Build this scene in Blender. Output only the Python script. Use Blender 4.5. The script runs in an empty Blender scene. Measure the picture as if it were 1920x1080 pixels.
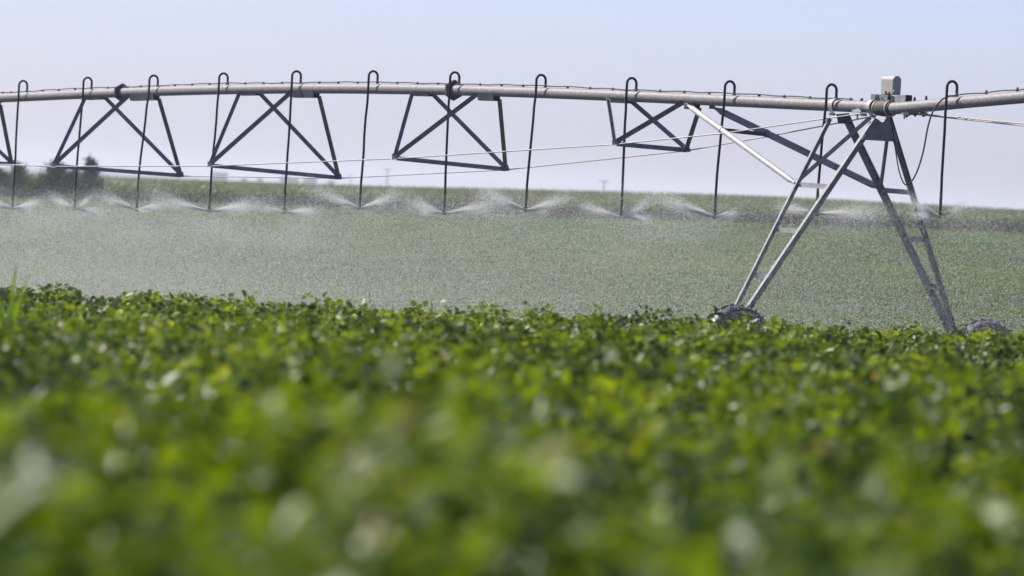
import bpy, math, random
import numpy as np
from mathutils import Vector, Matrix
random.seed(7); RNG = np.random.default_rng(7)
S = bpy.context.scene
COL = S.collection
R = math.radians

# ------------------------------------------------------------------ camera
FPX = 10164.0                       # focal length in pixels of the 1920 px wide photograph
CAMZ = 1.15
PITCH = math.atan(182.0 / FPX); ROLL = R(3.0)
cam = bpy.data.cameras.new('camera'); camo = bpy.data.objects.new('camera', cam); COL.objects.link(camo)
cam.sensor_width = 36.0; cam.lens = FPX * 36.0 / 1920.0; cam.clip_start = 0.5; cam.clip_end = 20000
Fv = Vector((0, math.cos(PITCH), -math.sin(PITCH))); U0 = Vector((0, math.sin(PITCH), math.cos(PITCH))); R0 = Vector((1, 0, 0))
Rv = math.cos(ROLL) * R0 + math.sin(ROLL) * U0
Uv = -math.sin(ROLL) * R0 + math.cos(ROLL) * U0
CAM = Vector((0, 0, CAMZ))
camo.matrix_world = Matrix(((Rv.x, Uv.x, -Fv.x, 0), (Rv.y, Uv.y, -Fv.y, 0), (Rv.z, Uv.z, -Fv.z, CAMZ), (0, 0, 0, 1)))
cam.dof.use_dof = True; cam.dof.focus_distance = 80.0; cam.dof.aperture_fstop = 2.8
S.camera = camo

# ------------------------------------------------------------------ light
SUN_AZ = R(-60)                     # measured from +Y (away from the camera) towards +X: sun at the left, a little behind the machine
SUN_EL = R(42)
sdir = Vector((math.sin(SUN_AZ) * math.cos(SUN_EL), math.cos(SUN_AZ) * math.cos(SUN_EL), math.sin(SUN_EL)))
w = bpy.data.worlds.new('World'); S.world = w; w.use_nodes = True
nt = w.node_tree; nt.nodes.clear()
sky = nt.nodes.new('ShaderNodeTexSky'); sky.sky_type = 'NISHITA'; sky.sun_disc = False
sky.sun_elevation = SUN_EL; sky.sun_rotation = SUN_AZ; sky.air_density = 1.0; sky.dust_density = .6; sky.ozone_density = 6.0
tint = nt.nodes.new('ShaderNodeMix'); tint.data_type = 'RGBA'; tint.blend_type = 'MULTIPLY'; tint.inputs[0].default_value = 1.0
tint.inputs[7].default_value = (0.735, 0.70, 0.945, 1)
bg = nt.nodes.new('ShaderNodeBackground'); bg.inputs[1].default_value = 0.108
wo = nt.nodes.new('ShaderNodeOutputWorld')
nt.links.new(sky.outputs[0], tint.inputs[6]); nt.links.new(tint.outputs[2], bg.inputs[0]); nt.links.new(bg.outputs[0], wo.inputs[0])
sl = bpy.data.lights.new('sun', 'SUN'); sl.energy = 5.0; sl.angle = R(0.5); sl.color = (1, .94, .82)
so = bpy.data.objects.new('sun', sl); COL.objects.link(so)
so.rotation_euler = sdir.to_track_quat('Z', 'Y').to_euler()
S.view_settings.view_transform = 'Standard'; S.view_settings.look = 'None'; S.view_settings.gamma = 1
S.view_settings.exposure = .82
S.cycles.max_bounces = 6; S.cycles.transparent_max_bounces = 4; S.cycles.volume_bounces = 0
S.cycles.diffuse_bounces = 3; S.cycles.glossy_bounces = 2; S.cycles.transmission_bounces = 4

# ------------------------------------------------------------------ helpers
def tag(o, label=None, cat=None, group=None, kind=None):
    if label: o['label'] = label
    if cat: o['category'] = cat
    if group: o['group'] = group
    if kind: o['kind'] = kind
    return o

def mesh_obj(name, me, mat, parent=None):
    if mat: me.materials.append(mat)
    o = bpy.data.objects.new(name, me); COL.objects.link(o)
    if parent:
        o.parent = parent
        o.matrix_parent_inverse = Matrix.Translation(-origin_of(parent))
    return o

def origin_of(o):
    v = Vector(o.location)
    return v

def np_mesh(name, verts, faces_flat, nper, smooth=False):
    """faces_flat: int array (nf, nper)"""
    me = bpy.data.meshes.new(name)
    nv = len(verts); nf = len(faces_flat)
    me.vertices.add(nv); me.vertices.foreach_set('co', np.ascontiguousarray(verts, np.float32).ravel())
    me.loops.add(nf * nper); me.loops.foreach_set('vertex_index', np.ascontiguousarray(faces_flat, np.int32).ravel())
    me.polygons.add(nf); me.polygons.foreach_set('loop_start', np.arange(0, nf * nper, nper, dtype=np.int32))
    if smooth: me.polygons.foreach_set('use_smooth', np.ones(nf, bool))
    me.update(calc_edges=True)
    return me

def set_attr(me, name, vals):
    a = me.attributes.new(name, 'FLOAT', 'FACE'); a.data.foreach_set('value', np.ascontiguousarray(vals, np.float32))

class MB:
    def __init__(s): s.v = []; s.f = []; s.sm = []
    def add(s, vs, fs, smooth=False):
        b = len(s.v); s.v += [Vector(x) for x in vs]
        for f in fs: s.f.append([i + b for i in f]); s.sm.append(smooth)
    def tube(s, pts, r, n=8, cap=True, smooth=True):
        pts = [Vector(p) for p in pts]; rr = r if isinstance(r, (list, tuple)) else [r] * len(pts)
        t0 = (pts[1] - pts[0]).normalized(); a = t0.orthogonal().normalized(); rings = []
        for i, p in enumerate(pts):
            t = ((pts[min(i + 1, len(pts) - 1)] - pts[max(i - 1, 0)])).normalized()
            a = (a - t * a.dot(t)); a = a.normalized() if a.length > 1e-6 else t.orthogonal().normalized()
            b = t.cross(a)
            rings.append([p + (a * math.cos(2 * math.pi * k / n) + b * math.sin(2 * math.pi * k / n)) * rr[i] for k in range(n)])
        vs = [v for q in rings for v in q]; fs = []
        for i in range(len(pts) - 1):
            for k in range(n):
                fs.append([i * n + k, i * n + (k + 1) % n, (i + 1) * n + (k + 1) % n, (i + 1) * n + k])
        s.add(vs, fs, smooth)
        if cap: s.add(rings[0], [list(range(n))[::-1]]); s.add(rings[-1], [list(range(n))])
    def prism(s, prof, p, q, e1):
        p = Vector(p); q = Vector(q); t = (q - p).normalized(); e1 = Vector(e1); e1 = (e1 - t * e1.dot(t)).normalized(); e2 = t.cross(e1)
        n = len(prof); vs = [c + e1 * x + e2 * y for c in (p, q) for x, y in prof]
        fs = [[k, (k + 1) % n, n + (k + 1) % n, n + k] for k in range(n)] + [list(range(n))[::-1], list(range(n, 2 * n))]
        s.add(vs, fs)
    def bar(s, p, q, w, h, e1): s.prism([(-w/2, -h/2), (w/2, -h/2), (w/2, h/2), (-w/2, h/2)], p, q, e1)
    def angle(s, p, q, e1, a=.065, b=.05, th=.006, sg=1, sh=1):
        pr = [(-a/2, 0), (a/2, 0), (a/2, th), (-a/2 + th, th), (-a/2 + th, b), (-a/2, b)]
        s.prism([(x * sg, y * sh) for x, y in pr], p, q, e1)
    def box(s, c, ax, ay, az):
        c = Vector(c); vs = [c + sx * ax + sy * ay + sz * az for sx in (-1, 1) for sy in (-1, 1) for sz in (-1, 1)]
        s.add(vs, [[0, 1, 3, 2], [4, 6, 7, 5], [0, 4, 5, 1], [2, 3, 7, 6], [0, 2, 6, 4], [1, 5, 7, 3]])
    def plate(s, pts, nrm, th=.008):
        pts = [Vector(p) for p in pts]; n = len(pts); nrm = Vector(nrm).normalized() * th / 2
        s.add([p + nrm for p in pts] + [p - nrm for p in pts], [list(range(n)), list(range(n, 2 * n))[::-1]] + [[k, n + k, n + (k + 1) % n, (k + 1) % n] for k in range(n)])
    def build(s, name, mat, parent=None, bevel=0):
        me = bpy.data.meshes.new(name); me.from_pydata([tuple(v) for v in s.v], [], s.f)
        me.polygons.foreach_set('use_smooth', s.sm); me.update()
        o = mesh_obj(name, me, mat, parent)
        if bevel:
            m = o.modifiers.new('bevel', 'BEVEL'); m.width = bevel; m.segments = 2; m.limit_method = 'ANGLE'; m.angle_limit = R(50)
        return o

def vnoise(x, y, seed, scale):
    """smooth value noise in [0,1] for numpy arrays"""
    x = np.asarray(x, float) / scale + 1000.3; y = np.asarray(y, float) / scale + 1000.7
    xi = np.floor(x).astype(np.int64); yi = np.floor(y).astype(np.int64); fx = x - xi; fy = y - yi
    fx = fx * fx * (3 - 2 * fx); fy = fy * fy * (3 - 2 * fy)
    def h(a, b):
        n = (a * 374761393 + b * 668265263 + seed * 982451653) & 0x7fffffff
        n = ((n ^ (n >> 13)) * 1274126177) & 0x7fffffff
        return ((n ^ (n >> 16)) & 0xffff) / 65535.0
    return (h(xi, yi) * (1 - fx) + h(xi + 1, yi) * fx) * (1 - fy) + (h(xi, yi + 1) * (1 - fx) + h(xi + 1, yi + 1) * fx) * fy

def sstep(a, b, x):
    t = np.clip((np.asarray(x, float) - a) / (b - a), 0, 1); return t * t * (3 - 2 * t)

# ------------------------------------------------------------------ materials
def new_mat(name):
    m = bpy.data.materials.new(name); m.use_nodes = True; t = m.node_tree; b = t.nodes['Principled BSDF']; return m, t, b

def noisy(name, c1, c2, scale, rough=.6, metal=0, detail=4, bump=0, spec=.5, stretch=None):
    m, t, b = new_mat(name)
    tc = t.nodes.new('ShaderNodeTexCoord'); n = t.nodes.new('ShaderNodeTexNoise'); n.inputs['Scale'].default_value = scale; n.inputs['Detail'].default_value = detail
    src = tc.outputs['Object']
    if stretch:
        mp = t.nodes.new('ShaderNodeMapping'); mp.inputs['Scale'].default_value = stretch; mp.inputs['Rotation'].default_value = (0, 0, -THETA)
        t.links.new(src, mp.inputs[0]); src = mp.outputs[0]
    t.links.new(src, n.inputs['Vector'])
    r = t.nodes.new('ShaderNodeValToRGB'); r.color_ramp.elements[0].position = .35; r.color_ramp.elements[1].position = .68
    r.color_ramp.elements[0].color = (*c1, 1); r.color_ramp.elements[1].color = (*c2, 1)
    t.links.new(n.outputs['Fac'], r.inputs[0]); t.links.new(r.outputs[0], b.inputs['Base Color'])
    b.inputs['Roughness'].default_value = rough; b.inputs['Metallic'].default_value = metal; b.inputs['Specular IOR Level'].default_value = spec
    if bump:
        bp = t.nodes.new('ShaderNodeBump'); bp.inputs['Strength'].default_value = bump; bp.inputs['Distance'].default_value = .02
        t.links.new(n.outputs['Fac'], bp.inputs['Height']); t.links.new(bp.outputs[0], b.inputs['Normal'])
    return m

def leaf_mat(name, stops, rough=.38, trans=.4, spec=.5):
    """leaf colour picked by the per-face attribute 'tone'"""
    m, t, b = new_mat(name)
    at = t.nodes.new('ShaderNodeAttribute'); at.attribute_name = 'tone'
    r = t.nodes.new('ShaderNodeValToRGB')
    while len(r.color_ramp.elements) < len(stops): r.color_ramp.elements.new(.5)
    for e, (p, c) in zip(r.color_ramp.elements, stops): e.position = p; e.color = (*c, 1)
    t.links.new(at.outputs['Fac'], r.inputs[0]); t.links.new(r.outputs[0], b.inputs['Base Color'])
    b.inputs['Roughness'].default_value = rough; b.inputs['Specular IOR Level'].default_value = spec
    tr = t.nodes.new('ShaderNodeBsdfTranslucent')
    g = t.nodes.new('ShaderNodeMix'); g.data_type = 'RGBA'; g.blend_type = 'MULTIPLY'; g.inputs[0].default_value = 1; g.inputs[7].default_value = (1.8, 1.6, .3, 1)
    t.links.new(r.outputs[0], g.inputs[6]); t.links.new(g.outputs[2], tr.inputs[0])
    mx = t.nodes.new('ShaderNodeMixShader'); mx.inputs[0].default_value = trans
    out = t.nodes['Material Output']; t.links.new(b.outputs[0], mx.inputs[1]); t.links.new(tr.outputs[0], mx.inputs[2]); t.links.new(mx.outputs[0], out.inputs[0])
    return m

# pipe direction: away from the camera to the left
SIN, D0, PITCHP = 0.498, 76.8, 2.74
THETA = math.asin(SIN); COS = math.cos(THETA)
dv = Vector((-SIN, COS, 0)); nv = Vector((COS, SIN, 0)); ZZ = Vector((0, 0, 1))
P0 = Vector((589.0 * D0 / FPX, D0, CAMZ))       # pipe under drop 0 (height is taken per point)

M = {}
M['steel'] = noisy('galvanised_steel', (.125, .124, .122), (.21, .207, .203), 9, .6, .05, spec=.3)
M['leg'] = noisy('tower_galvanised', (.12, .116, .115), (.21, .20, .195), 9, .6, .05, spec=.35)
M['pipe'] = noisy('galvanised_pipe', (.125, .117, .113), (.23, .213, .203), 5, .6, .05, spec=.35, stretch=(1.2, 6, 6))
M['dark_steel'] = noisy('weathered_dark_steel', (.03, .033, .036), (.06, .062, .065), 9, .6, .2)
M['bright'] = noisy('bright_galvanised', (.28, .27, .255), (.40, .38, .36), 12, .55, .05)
M['hose'] = noisy('black_hose', (.008, .008, .009), (.014, .014, .016), 6, .6, spec=.25)
M['rubber'] = noisy('brown_rubber', (.02, .015, .013), (.045, .033, .028), 14, .7)
M['box'] = noisy('grey_beige_plastic', (.27, .24, .21), (.33, .295, .26), 7, .5)
M['rod'] = noisy('rod_steel', (.20, .185, .165), (.32, .30, .27), 15, .5, .3)
M['tyre'] = noisy('wet_tyre', (.022, .020, .020), (.06, .052, .050), 18, .5, bump=.3)
M['soil'] = noisy('field_soil', (.020, .028, .010), (.045, .050, .020), .8, .95, detail=8)
M['bark'] = noisy('bark', (.05, .04, .03), (.09, .07, .05), 6, .9)
M['shed'] = noisy('shed_wall', (.05, .06, .09), (.08, .09, .12), .3, .7)
M['roof'] = noisy('shed_roof', (.08, .09, .12), (.11, .12, .15), .3, .6)
M['wood'] = noisy('pole_wood', (.07, .06, .05), (.11, .10, .08), 3, .9)
m, t, b = new_mat('water_drops'); b.inputs['Base Color'].default_value = (.93, .91, .85, 1); b.inputs['Roughness'].default_value = .25
tr = t.nodes.new('ShaderNodeBsdfTranslucent'); tr.inputs[0].default_value = (.93, .91, .85, 1)
mx = t.nodes.new('ShaderNodeMixShader'); mx.inputs[0].default_value = .5
t.links.new(b.outputs[0], mx.inputs[1]); t.links.new(tr.outputs[0], mx.inputs[2]); t.links.new(mx.outputs[0], t.nodes['Material Output'].inputs[0])
# a droplet lets most of the light behind it through, so it is partly see-through
tp = t.nodes.new('ShaderNodeBsdfTransparent'); mx2 = t.nodes.new('ShaderNodeMixShader'); mx2.inputs[0].default_value = .45
t.links.new(mx.outputs[0], mx2.inputs[1]); t.links.new(tp.outputs[0], mx2.inputs[2]); t.links.new(mx2.outputs[0], t.nodes['Material Output'].inputs[0])
M['water'] = m
M['spray'] = m.copy(); M['spray'].node_tree.nodes['Principled BSDF'].inputs['Base Color'].default_value = (.93, .94, .96, 1); M['spray'].name = 'spray_drops'
for nd in M['spray'].node_tree.nodes:
    if nd.type == 'MIX_SHADER' and abs(nd.inputs[0].default_value - .45) < 1e-4: nd.inputs[0].default_value = .22
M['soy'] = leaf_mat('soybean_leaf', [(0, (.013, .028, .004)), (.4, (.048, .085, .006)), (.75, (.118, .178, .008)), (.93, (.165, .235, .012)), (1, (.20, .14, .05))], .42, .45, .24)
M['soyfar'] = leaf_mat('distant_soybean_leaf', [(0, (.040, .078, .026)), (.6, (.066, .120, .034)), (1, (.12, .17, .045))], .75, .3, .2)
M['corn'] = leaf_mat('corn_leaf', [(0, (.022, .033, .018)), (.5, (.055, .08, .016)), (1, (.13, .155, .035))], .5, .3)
M['treeleaf'] = leaf_mat('tree_foliage', [(0, (.016, .026, .014)), (1, (.035, .05, .022))], .7, .15, .2)
M['weed'] = leaf_mat('weed_leaf', [(0, (.10, .19, .012)), (1, (.17, .27, .02))], .5, .5)

# ------------------------------------------------------------------ ground
def base_z(y):
    return np.interp(y, [-50, 0, 10, 20, 35, 56, 60, 66, 77, 88, 100, 110, 300, 600, 900, 1500, 3000, 7000],
                     [-1.08, -1.08, -1.25, -1.42, -1.66, -1.933, -2.01, -2.22, -2.74, -2.88, -2.88, -2.84, -1.95, -1.05, -2.4, -3.0, -3.2, -3.5])
def ground_z(x, y):
    x = np.asarray(x, float); y = np.asarray(y, float)
    xc = 45 * np.tanh(x / 45)
    cross = np.interp(y, [-50, 56, 76, 100, 300, 600, 800, 1500], [0, 0, .044, .046, .018, .030, .022, 0])
    hump = -.5 * sstep(20, 60, x) * sstep(400, 600, y) * (1 - sstep(700, 1200, y))
    return CAMZ + base_z(y) + cross * xc + hump
ys = np.concatenate([np.linspace(-40, 56, 60), np.linspace(58, 120, 40), np.linspace(125, 620, 90), np.geomspace(640, 7000, 30)])
ts = np.linspace(-1, 1, 81)
GX = ts[None, :] * (40 + .5 * np.maximum(ys, 0))[:, None]; GY = np.repeat(ys[:, None], 81, 1)
GZ = ground_z(GX, GY)
gv = np.stack([GX, GY, GZ], -1).reshape(-1, 3); nr, nc = GX.shape
ii = (np.arange(nr - 1)[:, None] * nc + np.arange(nc - 1)[None, :]).ravel()
gme = np_mesh('ground', gv, np.stack([ii, ii + 1, ii + nc + 1, ii + nc], 1), 4, True)
tag(mesh_obj('ground', gme, M['soil']), kind='structure')

# ------------------------------------------------------------------ leaves
def rand_frames(n, tilt_mean, tilt_sd):
    """random leaf frames: along (a), across (b), normal (c)"""
    az = RNG.uniform(0, 2 * np.pi, n); tl = np.clip(np.abs(RNG.normal(tilt_mean, tilt_sd, n)), 0, 1.5)
    taz = RNG.uniform(0, 2 * np.pi, n)
    c = np.stack([np.sin(tl) * np.cos(taz), np.sin(tl) * np.sin(taz), np.cos(tl)], 1)
    a = np.stack([np.cos(az), np.sin(az), np.zeros(n)], 1); a -= c * (a * c).sum(1, keepdims=True); a /= np.linalg.norm(a, axis=1, keepdims=True)
    return a, np.cross(c, a), c

def leaflets(P, A, B, C, L, W, fold, tone, name):
    """oval leaflets folded on the midrib: 6 vertices, two quads each"""
    L = L[:, None]; W = W[:, None]; f = fold[:, None]
    b = P; t = P + A * L - C * L * .12
    l1 = P + A * L * .28 + B * W * .5 + C * f * W; l2 = P + A * L * .68 + B * W * .42 + C * f * W * .6
    r1 = P + A * L * .28 - B * W * .5 + C * f * W; r2 = P + A * L * .68 - B * W * .42 + C * f * W * .6
    V = np.stack([b, r1, r2, t, l2, l1], 1).reshape(-1, 3); n = len(P); k = np.arange(n)[:, None] * 6
    Fc = np.concatenate([k + np.array([[0, 1, 2, 3]]), k + np.array([[0, 3, 4, 5]])], 1).reshape(-1, 4)
    me = np_mesh(name, V, Fc, 4, False); set_attr(me, 'tone', np.repeat(tone, 2)); return me

def canopy_h(x, y):
    big = vnoise(x, y, 1, 1.7); mid = vnoise(x, y, 2, .55); sm = vnoise(x, y, 3, .24)
    hole = sstep(.36, .20, .6 * vnoise(x, y, 7, .9) + .4 * vnoise(x, y, 8, .4))
    amp = 1 + .45 * (1 - sstep(22, 48, y))
    return .55 + amp * (.18 * (big - .5) + .26 * (mid - .5) + .18 * (sm - .5)) - .44 * hole

def soy_field():
    # area in front of the machine; density per square metre falls a little with distance
    pts = []
    for y0 in np.arange(4.0, 74.0, 1.0):
        hw = .105 * (y0 + 1) + 2.6; n = int(2 * hw * (190 if y0 < 20 else 165))
        pts.append(np.stack([RNG.uniform(-hw, hw, n), RNG.uniform(y0, y0 + 1, n)], 1))
    P = np.concatenate(pts); x, y = P[:, 0], P[:, 1]; n = len(P)
    H = canopy_h(x, y)
    dens = vnoise(x, y, 9, .35) * .6 + vnoise(x, y, 10, .8) * .4
    keep = dens > RNG.uniform(.22, .58, n); x, y, H = x[keep], y[keep], H[keep]; n = len(x)
    depth = RNG.beta(1, 2.2, n) * .50
    spike = (RNG.random(n) < .012 * (y > 25)) * RNG.uniform(.03, .13, n)
    z = ground_z(x, y) + H - depth + spike
    a, b, c = rand_frames(n, .25, .65)
    size = RNG.uniform(.050, .090, n)
    c0 = np.stack([x, y, z], 1); tone = np.clip(RNG.normal(.47, .17, n) + .42 * (vnoise(x, y, 5, .9) - .5) + .35 * (vnoise(x, y, 6, .4) - .5), 0, .93)
    old = RNG.random(n) < .0012; tone[old] = 1
    PP, AA, BB, CC, LL, WW, TT, FF = [], [], [], [], [], [], [], []
    for j, ang in enumerate((0, 1.75, -1.75)):
        aj = a * math.cos(ang) + b * math.sin(ang)
        cj = c + RNG.normal(0, .28, (n, 3)); aj = aj - cj * ((aj * cj).sum(1) / (cj * cj).sum(1))[:, None]
        aj /= np.linalg.norm(aj, axis=1, keepdims=True); cj /= np.linalg.norm(cj, axis=1, keepdims=True); bj = np.cross(cj, aj)
        PP.append(c0 + aj * .012); AA.append(aj); BB.append(bj); CC.append(cj)
        LL.append(size * RNG.uniform(.85, 1.15, n)); WW.append(size * RNG.uniform(.62, .8, n)); TT.append(np.clip(tone + RNG.normal(0, .05, n), 0, 1)); FF.append(RNG.uniform(-.05, .3, n))
    me = leaflets(*[np.concatenate(q) for q in (PP, AA, BB, CC, LL, WW)], np.concatenate(FF), np.concatenate(TT), 'soybean_crop')
    o = mesh_obj('soybean_crop', me, M['soy'])
    tag(o, 'leafy green soybean plants filling the blurred foreground of the field', 'soybean crop', kind='stuff')
soy_field()

def far_field():
    pts = []; sz = []
    for y0 in np.arange(74.0, 304.0, 3.0):
        hw = .105 * (y0 + 3) + 5; den = 62 * (100 / max(y0, 90)) ** .9; n = int(2 * hw * 3 * den)
        pts.append(np.stack([RNG.uniform(-hw, hw, n), RNG.uniform(y0, y0 + 3, n)], 1)); sz.append(np.full(n, .075 * (max(y0, 90) / 100) ** .5))
    P = np.concatenate(pts); sz = np.concatenate(sz); x, y = P[:, 0], P[:, 1]; n = len(P)
    H = .45 + .18 * vnoise(x, y, 21, 1.9) + .12 * vnoise(x, y, 22, .6)
    z = ground_z(x, y) + H - RNG.beta(1, 2.5, n) * .3
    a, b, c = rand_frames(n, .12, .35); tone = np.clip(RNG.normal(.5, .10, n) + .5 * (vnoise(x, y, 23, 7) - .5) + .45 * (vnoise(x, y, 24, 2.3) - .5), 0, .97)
    tone[RNG.random(n) < .004] = 1
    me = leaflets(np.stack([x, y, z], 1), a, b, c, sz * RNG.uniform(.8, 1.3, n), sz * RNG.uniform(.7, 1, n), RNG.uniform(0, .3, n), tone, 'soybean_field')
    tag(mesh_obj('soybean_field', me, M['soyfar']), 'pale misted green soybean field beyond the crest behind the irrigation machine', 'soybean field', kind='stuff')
far_field()

def corn_field():
    xs, ys_, hs, Ls, low = [], [], [], [], []
    for row in np.arange(306, 314, .6):      # front rows: full stalks, their shade painted as dark leaf tone
        hw = .105 * row + 8; n = int(2 * hw * 9); x = RNG.uniform(-hw, hw, n)
        for k in range(7):
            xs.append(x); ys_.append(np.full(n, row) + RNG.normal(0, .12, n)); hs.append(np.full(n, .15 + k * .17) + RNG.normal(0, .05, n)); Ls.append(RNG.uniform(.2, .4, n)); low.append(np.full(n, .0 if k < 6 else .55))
    for y0 in np.arange(314, 640, 4.0):      # behind: the tops, sunlight painted in as lighter leaf tone
        hw = .105 * y0 + 10; n = int(2 * hw * 4 * 4.5); xs.append(RNG.uniform(-hw, hw, n)); ys_.append(RNG.uniform(y0, y0 + 4, n))
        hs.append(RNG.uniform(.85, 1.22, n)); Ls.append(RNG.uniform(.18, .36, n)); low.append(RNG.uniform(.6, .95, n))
    x = np.concatenate(xs); y = np.concatenate(ys_); h = np.concatenate(hs); L = np.concatenate(Ls); lo = np.concatenate(low); n = len(x)
    z = ground_z(x, y) + h * (.92 + .12 * vnoise(x, y, 31, 9))
    az = RNG.uniform(0, 2 * np.pi, n); el = RNG.uniform(.0, .9, n)
    a = np.stack([np.cos(az) * np.cos(el), np.sin(az) * np.cos(el), np.sin(el)], 1); b = np.stack([-np.sin(az), np.cos(az), np.zeros(n)], 1); c = np.cross(a, b)
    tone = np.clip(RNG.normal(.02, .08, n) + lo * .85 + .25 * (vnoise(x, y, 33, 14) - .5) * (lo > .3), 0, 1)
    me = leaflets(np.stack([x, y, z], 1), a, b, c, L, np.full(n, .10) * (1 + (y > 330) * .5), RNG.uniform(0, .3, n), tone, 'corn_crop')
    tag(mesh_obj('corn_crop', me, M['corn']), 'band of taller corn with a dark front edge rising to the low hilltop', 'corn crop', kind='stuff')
corn_field()

# ------------------------------------------------------------------ measured points -> space
def ray(u, v): return (Fv + Rv * ((u - 960) / FPX) + Uv * ((540 - v) / FPX))
def hit_b(u, v, b):      # plane across the pipe, b metres along it from drop 0
    r = ray(u, v); q = P0 + dv * b; t = (q - CAM).dot(dv) / r.dot(dv); return CAM + r * t
def hit_a(u, v, a=0):    # plane along the pipe, a metres to its far side
    r = ray(u, v); q = P0 + nv * a; t = (q - CAM).dot(nv) / r.dot(nv); return CAM + r * t
def along(p): return (p - P0).dot(dv)

PC = [(-150, 190.5), (-60, 186.5), (0, 183), (118, 179.5), (237, 173.3), (355, 169.8), (508, 166.4), (656, 165.5), (804, 167.7), (942, 172), (1090, 177.8), (1248, 183.8), (1396, 189.6), (1544, 195.6), (1605, 199.7), (1640, 202)]
pb = []; pz = []
for u, v in PC: p = hit_a(u, v); pb.append(along(p)); pz.append(p.z)
order = np.argsort(pb); pb = np.array(pb)[order]; pz = np.array(pz)[order]
coef = np.polyfit(pb, pz, 4)
B_T = pb[0]                              # tower joint
def pipe_z(b): return float(np.polyval(coef, b))
def pipe_p(b, off=0): return Vector((P0.x, P0.y, 0)) + dv * b + nv * off + ZZ * pipe_z(b)
RP = .084

mach = bpy.data.objects.new('irrigation_machine', None); COL.objects.link(mach)
tw = hit_a(1605, 200); mach.location = (tw.x, tw.y, float(ground_z(tw.x, tw.y)))
tag(mach, 'long galvanised irrigation machine on a wheeled A-frame tower with black drop hoses', 'irrigation machine')

# main pipe of the left span
bl = pb[-1]
mb = MB(); mb.tube([pipe_p(b) for b in np.linspace(B_T, bl, 60)], RP, 28)
pipe = mb.build('main_pipe', M['pipe'], mach)
# right span: next section, kinked at the joint, coming towards the camera
rc = [(1672, 203.5), (1702, 201.8), (1772, 195.2), (1813, 191.2), (1920, 182.0), (2060, 170.5), (2200, 161)]
rp = [hit_a(u, v) for u, v in rc]
mb = MB(); pts = []
for i in range(len(rp) - 1):
    for k in range(5): pts.append(rp[i].lerp(rp[i + 1], k / 5))
mb.tube(pts, RP, 28); mb.build('main_pipe', M['pipe'], mach)
def rpipe(u): # centre of the right span at a picture column
    for i in range(len(rc) - 1):
        if rc[i][0] <= u <= rc[i + 1][0]: return rp[i].lerp(rp[i + 1], (u - rc[i][0]) / (rc[i + 1][0] - rc[i][0]))

def b_at(u): # pipe position under a picture column
    lo, hi = B_T, bl
    for _ in range(40):
        mid = (lo + hi) / 2; p = pipe_p(mid); q = p - CAM; uu = 960 + FPX * q.dot(Rv) / q.dot(Fv)
        if uu > u: lo = mid
        else: hi = mid
    return (lo + hi) / 2

# flanges
def flange(b, r=.168, w=.02, n=6):
    c = pipe_p(b); t = (pipe_p(b + .1) - pipe_p(b - .1)).normalized()
    mb = MB(); e1 = ZZ
    for o, col in ((-.028, 0), (.012, 0)):
        mb.prism([(r * math.cos(math.pi / 3 * k), r * math.sin(math.pi / 3 * k)) for k in range(6)], c + t * (o), c + t * (o + w), e1)
    for k in range(6):
        an = math.pi / 3 * k; e2 = t.cross(e1).normalized(); q = c + e1 * math.cos(an) * r * .82 + e2 * math.sin(an) * r * .82
        mb.tube([q - t * .05, q + t * .055], .011, 6)
    mb.build('pipe_flange', M['dark_steel'], mach)
for u in (229, 851): flange(b_at(u))
# second ring beside each flange: the pipe stub's strengthening collar
# joint boot
j0, j1 = hit_a(1644, 202.5), hit_a(1674, 203.5)
mb = MB(); tt = (j1 - j0); mb.tube([j0 + tt * k for k in (0, .12, .3, .5, .7, .88, 1)], [.095, .10, .112, .116, .112, .10, .095], 28)
boot = mb.build('flexible_joint', M['rubber'], mach)
for k in (.06, .86):
    mb = MB(); mb.tube([j0 + tt * k, j0 + tt * (k + .045)], [.117 if .3 < k < .9 else .108] * 2, 28); mb.build('hose_clamp', M['bright'], boot)

# outlets and power cable on top
drops_u = [50, 171, 295, 426, 563, 707, 860, 1022, 1192, 1376, 1567]
db = [b_at(u) for u in drops_u]
for i in range(len(db) - 1):
    for k in (1, 2, 3):
        b = db[i] + (db[i + 1] - db[i]) * k / 4; c = pipe_p(b) + ZZ * RP
        mb = MB(); mb.tube([c - ZZ * .01, c + ZZ * .022, c + ZZ * .024, c + ZZ * .036], [.022, .022, .017, .015], 8); mb.build('outlet_plug', M['hose'], mach)
for b in (b_at(1615), b_at(1594), b_at(20), b_at(5)):
    c = pipe_p(b) + ZZ * RP; mb = MB(); mb.tube([c - ZZ * .01, c + ZZ * .022, c + ZZ * .024, c + ZZ * .036], [.022, .022, .017, .015], 8); mb.build('outlet_plug', M['hose'], mach)
for u in (1714, 1736, 1849, 1907):
    c = rpipe(u) + ZZ * RP; mb = MB(); mb.tube([c - ZZ * .01, c + ZZ * .03, c + ZZ * .032, c + ZZ * .055], [.02, .02, .016, .014], 8); mb.build('outlet_plug', M['hose'], mach)
mb = MB(); pts = []
for k, b in enumerate(np.linspace(bl, b_at(1600), 160)):
    lift = .012 + .012 * abs(math.sin(k * .61)) + .006 * math.sin(k * .23); pts.append(pipe_p(b, -.018 + .01 * math.sin(k * .37)) + ZZ * (RP + lift))
mb.tube(pts, .0085, 6); mb.build('power_cable', M['hose'], mach)
mb = MB(); pts = []
for k, u in enumerate(np.linspace(1782, 2180, 40)): pts.append(rpipe(u) + ZZ * (RP + .014 + .012 * abs(math.sin(k * .5))) - nv * .02)
mb.tube(pts, .0085, 6); mb.build('power_cable', M['hose'], mach)

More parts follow.
